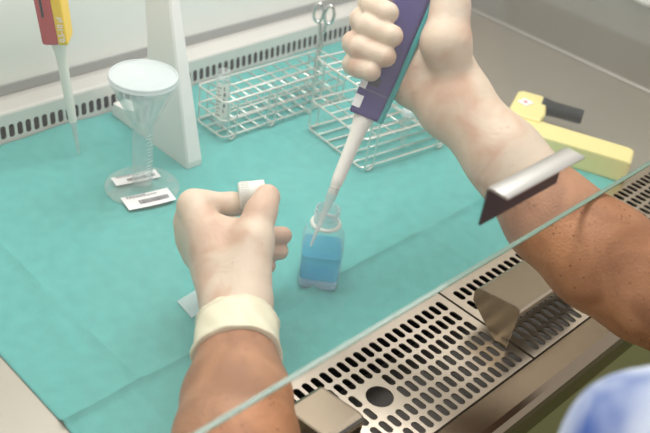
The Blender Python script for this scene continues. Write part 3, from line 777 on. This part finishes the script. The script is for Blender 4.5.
def left_forearm(P, off=0.0):
    side = norm(np.cross(LF1 - LW, EZ))
    d = None
    for sg in (-1, 1):
        e = chain(P, [(LW + side * sg * .009, .0132 + off), (at(237, 330, .762) + side * sg * .009, .0185 + off), (LF1 + side * sg * .008, .0325 + off), (LF2 + side * sg * .008, .036 + off), (LE + side * sg * .004, .037 + off)], .01)
        d = e if d is None else smin(d, e, .02)
    return d
def right_forearm(P, off=0.0):
    return chain(P, [(p, r_ + off) for p, r_ in RA] + [(RE, .043 + off)], .012)
def torso(P, off=0.0):
    ax = np.array([[1, 0, 0], [0, math.cos(.5), math.sin(.5)], [0, -math.sin(.5), math.cos(.5)]])
    d = ell(P, (0.07, -0.68, 0.13), ax, (0.185 + off, 0.125 + off, 0.36 + off))
    d = smin(d, ell(P, (0.07, -0.60, 0.02), np.eye(3), (0.17 + off, 0.13 + off, 0.16 + off)), .08)
    d = smin(d, seg(P, SHL, SHR, .062 + off, .062 + off), .06)
    return d
def upper_arms(P, off=0.0):
    return np.minimum(chain(P, [(LE, .036 + off), (LU, .033 + off), (LS, .033 + off), (SHL, .056 + off)], .02), seg(P, RE, SHR, .041 + off, .056 + off))
def body_f(P):
    d = np.minimum(left_forearm(P), right_forearm(P))
    d = smin(d, upper_arms(P), .02)
    d = smin(d, torso(P, -.006), .03)
    d = smin(d, seg(P, (.07, -.72, .42), (.07, -.73, .52), .055, .052), .03)
    return d
body_o = sdf_obj('body', body_f, (-0.40, -0.90, -0.22), (0.34, -0.005, 0.56), 0.0044, M['skin'], person, 3)
def shirt_f(P):
    d = torso(P, 0.004)
    sl = np.minimum(chain(P, [(LU + (LS - LU) * .5, .0385), (LS, .0395), (at(740, 455, .44), .043), (SHL, .062)], .02), seg(P, SHR, SHR + (RE - SHR) * .5, .062, .058))
    d = smin(d, sl, .03)
    return d
sdf_obj('shirt', shirt_f, (-0.32, -0.90, -0.24), (0.36, -0.24, 0.50), 0.0060, M['shirt'], person, 3)

# left hand -------------------------------------------------------------
A = at
def left_hand(P):
    W1, W2 = A(226, 301, .788), A(247, 300, .782)
    I, Mi, Ri, Pi = A(194, 206, .835), A(192, 222, .850), A(194, 239, .858), A(199, 255, .862)
    TM = A(253, 243, .803)
    palm = None
    for a, b, ra, rb in ((W1, I, .0158, .0122), (W1, Mi, .0155, .0120), (W1, Ri, .0155, .0118), (W1, Pi, .0155, .0114), (W2, I, .0150, .0122), (W2, Mi, .015, .0120),
                         (W1, W2, .0150, .0150), (W2, TM, .0150, .0150), (A(202, 232, .836), A(250, 238, .812), .0125, .0135), (W1, A(224, 238, .822), .017, .0155), (Pi, Ri, .012, .012), (Ri, Mi, .0122, .0122),
                         (W2, A(242, 262, .80), .0152, .0160)):
        e = seg(P, a, b, ra, rb); palm = e if palm is None else smin(palm, e, .012)
    idx = chain(P, [(I, .0122), (A(207, 203, .842), .0106), (A(232, 204, .850), .0105), (A(250, 205, .858), .0095), (A(262, 201, .862), .0088)], .004)
    mid = chain(P, [(Mi, .0118), (A(233, 228, .874), .0102), (A(262, 236, .886), .0092), (A(283, 235.5, .893), .0088)], .004)
    rin = chain(P, [(Ri, .0116), (A(236, 246, .880), .0100), (A(262, 251.5, .890), .0092), (A(279.5, 251, .895), .0088)], .004)
    pin = chain(P, [(Pi, .0108), (A(236, 261, .884), .0090), (A(258, 266, .892), .0080), (A(268, 266, .894), .0076)], .004)
    thb = chain(P, [(A(251, 276, .792), .0150), (TM, .0150), (A(260.5, 213, .818), .0130), (A(267.0, 197.5, .828), .0120)], .008)
    fin = smin(smin(idx, mid, .002), smin(rin, pin, .002), .002)
    d = smin(palm, fin, .007)
    d = smin(d, thb, .010)
    cuffd = left_forearm(P, 0.0012)
    ax_ = norm(LF1 - LW)
    cut = (P - (LW + ax_ * 0.022)) @ ax_.astype(np.float32)
    d = smin(d, np.maximum(cuffd, cut), .012)
    return d
gl_left = sdf_obj('glove', left_hand, (-0.215, -0.12, 0.02), (0.01, 0.135, 0.16), 0.0016, M['glove'], person, 3)
gl_left['label'] = 'cream latex glove on the left hand pinching the cap'
# cuff of the left glove: loose double band with rolled edges
axl = norm(LF1 - LW).astype(np.float32)
sidel = norm(np.cross(axl, EZ)).astype(np.float32); upl = np.cross(sidel, axl)
def cuff_f(P):
    q = P - LW.astype(np.float32)
    t = q @ axl; a = np.arctan2(q @ upl, q @ sidel)
    s_ = (t + .018) / .076
    mid = .50 + .05 * np.sin(2 * a + 1.0)
    off = .0024 + .0026 * np.exp(-((s_ - mid) / .028) ** 2) + .0008 * np.exp(-((s_ - .2 - .04 * np.sin(3 * a)) / .02) ** 2) + .0012 * (s_ > mid) + .0009 * np.exp(-((s_ - .97) / .03) ** 2)
    off = off + .0005 * np.sin(5 * a + 9 * s_) + .0004 * np.sin(9 * a - 16 * s_) * s_
    hem = .058 + .0025 * np.sin(2 * a + .7)
    return np.maximum(left_forearm(P) - off, np.maximum(-.018 - t, t - hem))
cf = sdf_obj('cuff', cuff_f, (-0.255, -0.145, 0.03), (-0.10, -0.01, 0.15), 0.0012, M['cuff'], gl_left, 2)

# right hand -------------------------------------------------------------
def right_hand(P):
    MC = [A(419, -12, .903), A(413, 9, .905), A(406, 32, .903), A(399, 54, .898)]
    PI_ = [A(370, 4, .878), A(362, 20, .878), A(354, 43, .878), A(354, 64, .876)]
    DI = [A(374, 7, .848), A(368, 26, .846), A(360, 47.5, .847), A(359, 66.5, .851)]
    TI = [A(388, 13, .837), A(392, 36, .833), A(385.5, 56.5, .835), A(371, 71.5, .840)]
    rr = [(.0115, .0108, .0104, .0100), (.0118, .0110, .0106, .0102), (.0116, .0106, .0103, .0098), (.0108, .0100, .0096, .0091)]
    fin = None
    for k in range(4):
        e = chain(P, [(MC[k], rr[k][0]), (PI_[k], rr[k][1]), (DI[k], rr[k][2]), (TI[k], rr[k][3])], .005)
        fin = e if fin is None else smin(fin, e, .0012)
    W1, W2 = A(447, 110, .868), A(463, 95, .862)
    palm = None
    for a, b, ra, rb in [(W1, MC[k], .020, .0125) for k in range(4)] + [(W2, MC[k], .020, .0125) for k in range(2)] + [
            (W1, W2, .0190, .0190), (W1, A(410, 88, .880), .0190, .0135), (A(410, 88, .880), MC[3], .0135, .0115), (A(410, 88, .880), A(425, 60, .878), .0135, .015),
            (W2, A(444, 40, .872), .019, .017), (A(444, 40, .872), A(447, -20, .884), .017, .014), (A(421, 70, .880), A(434, 10, .893), .0155, .014)]:
        e = seg(P, a, b, ra, rb); palm = e if palm is None else smin(palm, e, .012)
    then = chain(P, [(A(457, 82, .856), .0150), (A(446, 43, .845), .0212), (A(450.5, 8, .846), .0158), (A(448, -30, .848), .0150), (A(425, -58, .850), .0125), (A(415, -72, .856), .0110)], .012)
    d = smin(palm, fin, .006)
    d = smin(d, then, .0045)
    fa = right_forearm(P, .0008)
    ax_ = norm(RA[2][0] - RA[0][0]).astype(np.float32)
    cp = at(531, 186, .841)
    # slanting glove edge across the forearm
    cut = (P - cp) @ ax_ + 0.10 * ((P - cp) @ norm(np.cross(ax_, EZ)).astype(np.float32))
    fa = np.maximum(fa, cut)
    return smin(d, fa, .012)
gl_right = sdf_obj('glove', right_hand, (-0.02, -0.17, 0.10), (0.20, 0.10, 0.36), 0.0016, M['glove'], person, 3)
gl_right['label'] = 'cream latex glove on the right hand gripping the purple pipette'

# ------------------------------------------------------------------ white cap between left thumb and finger
cc = A(252, 194.5, .844); ca_ = norm(R @ np.array([0.93, -0.10, 0.12]))
cp_ = thing('ribbed_closure', tuple(cc), 'white translucent ribbed cap pinched between left thumb and forefinger', 'cap')
MB().lathe(cc - ca_ * 0.012, [(0.0005, 0), (0.0110, 0.0002), (0.0122, 0.0015), (0.0124, 0.0235), (0.0114, 0.0240), (0.0112, 0.0016), (0.0005, 0.0015)], ca_, 40).build('cap_shell', M['milky'], cp_)
mb = MB()
w_, u_, v_ = ca_, norm(np.cross(ca_, EZ)), None
v_ = np.cross(w_, u_)
for k in range(36):
    a = 2 * math.pi * k / 36; rd = u_ * math.cos(a) + v_ * math.sin(a)
    mb.box(cc - ca_ * 0.012 + rd * 0.0124 + ca_ * 0.0060, (0.0003, 0.0005, 0.0035), (rd, np.cross(ca_, rd), ca_))
mb.build('ribs', M['milky'], cp_)

# ------------------------------------------------------------------ light, camera, view
wd = bpy.data.worlds.new('world'); S.world = wd; wd.use_nodes = True
bg = wd.node_tree.nodes['Background']; bg.inputs['Color'].default_value = (1.0, 0.965, 0.955, 1); bg.inputs['Strength'].default_value = 1.0
def area(name, loc, rot, sx, sy, power, col=(1, 1, 1)):
    l = bpy.data.lights.new(name, 'AREA'); l.shape = 'RECTANGLE'; l.size = sx; l.size_y = sy; l.energy = power; l.color = col
    o = bpy.data.objects.new(name, l); COL.objects.link(o); o.location = loc; o.rotation_euler = rot; return o
area('cabinet_lamp', (0.09, 0.18, 0.86), (math.radians(-8), 0, 0), 1.1, 0.25, 8.0, (1.0, 0.96, 0.95))

cd = bpy.data.cameras.new('camera'); co = bpy.data.objects.new('camera', cd); COL.objects.link(co)
right = R @ np.array([1.0, 0, 0]); upc = R @ np.array([0, -1.0, 0]); back = R @ np.array([0, 0, -1.0])
co.matrix_world = Matrix(((right[0], upc[0], back[0], CAM[0]), (right[1], upc[1], back[1], CAM[1]), (right[2], upc[2], back[2], CAM[2]), (0, 0, 0, 1)))
cd.sensor_fit = 'HORIZONTAL'; cd.sensor_width = 36; cd.lens = F / 650 * 36; cd.clip_start = 0.02; cd.clip_end = 20
cd.dof.use_dof = True; cd.dof.focus_distance = 0.90; cd.dof.aperture_fstop = 6.5; cd.dof.aperture_blades = 0
S.camera = co
S.view_settings.view_transform = 'Standard'; S.view_settings.look = 'None'; S.view_settings.gamma = 1.0
S.view_settings.use_curve_mapping = False; S.view_settings.exposure = 0.0
S.cycles.use_denoising = True
S.cycles.max_bounces = 14; S.cycles.transparent_max_bounces = 24
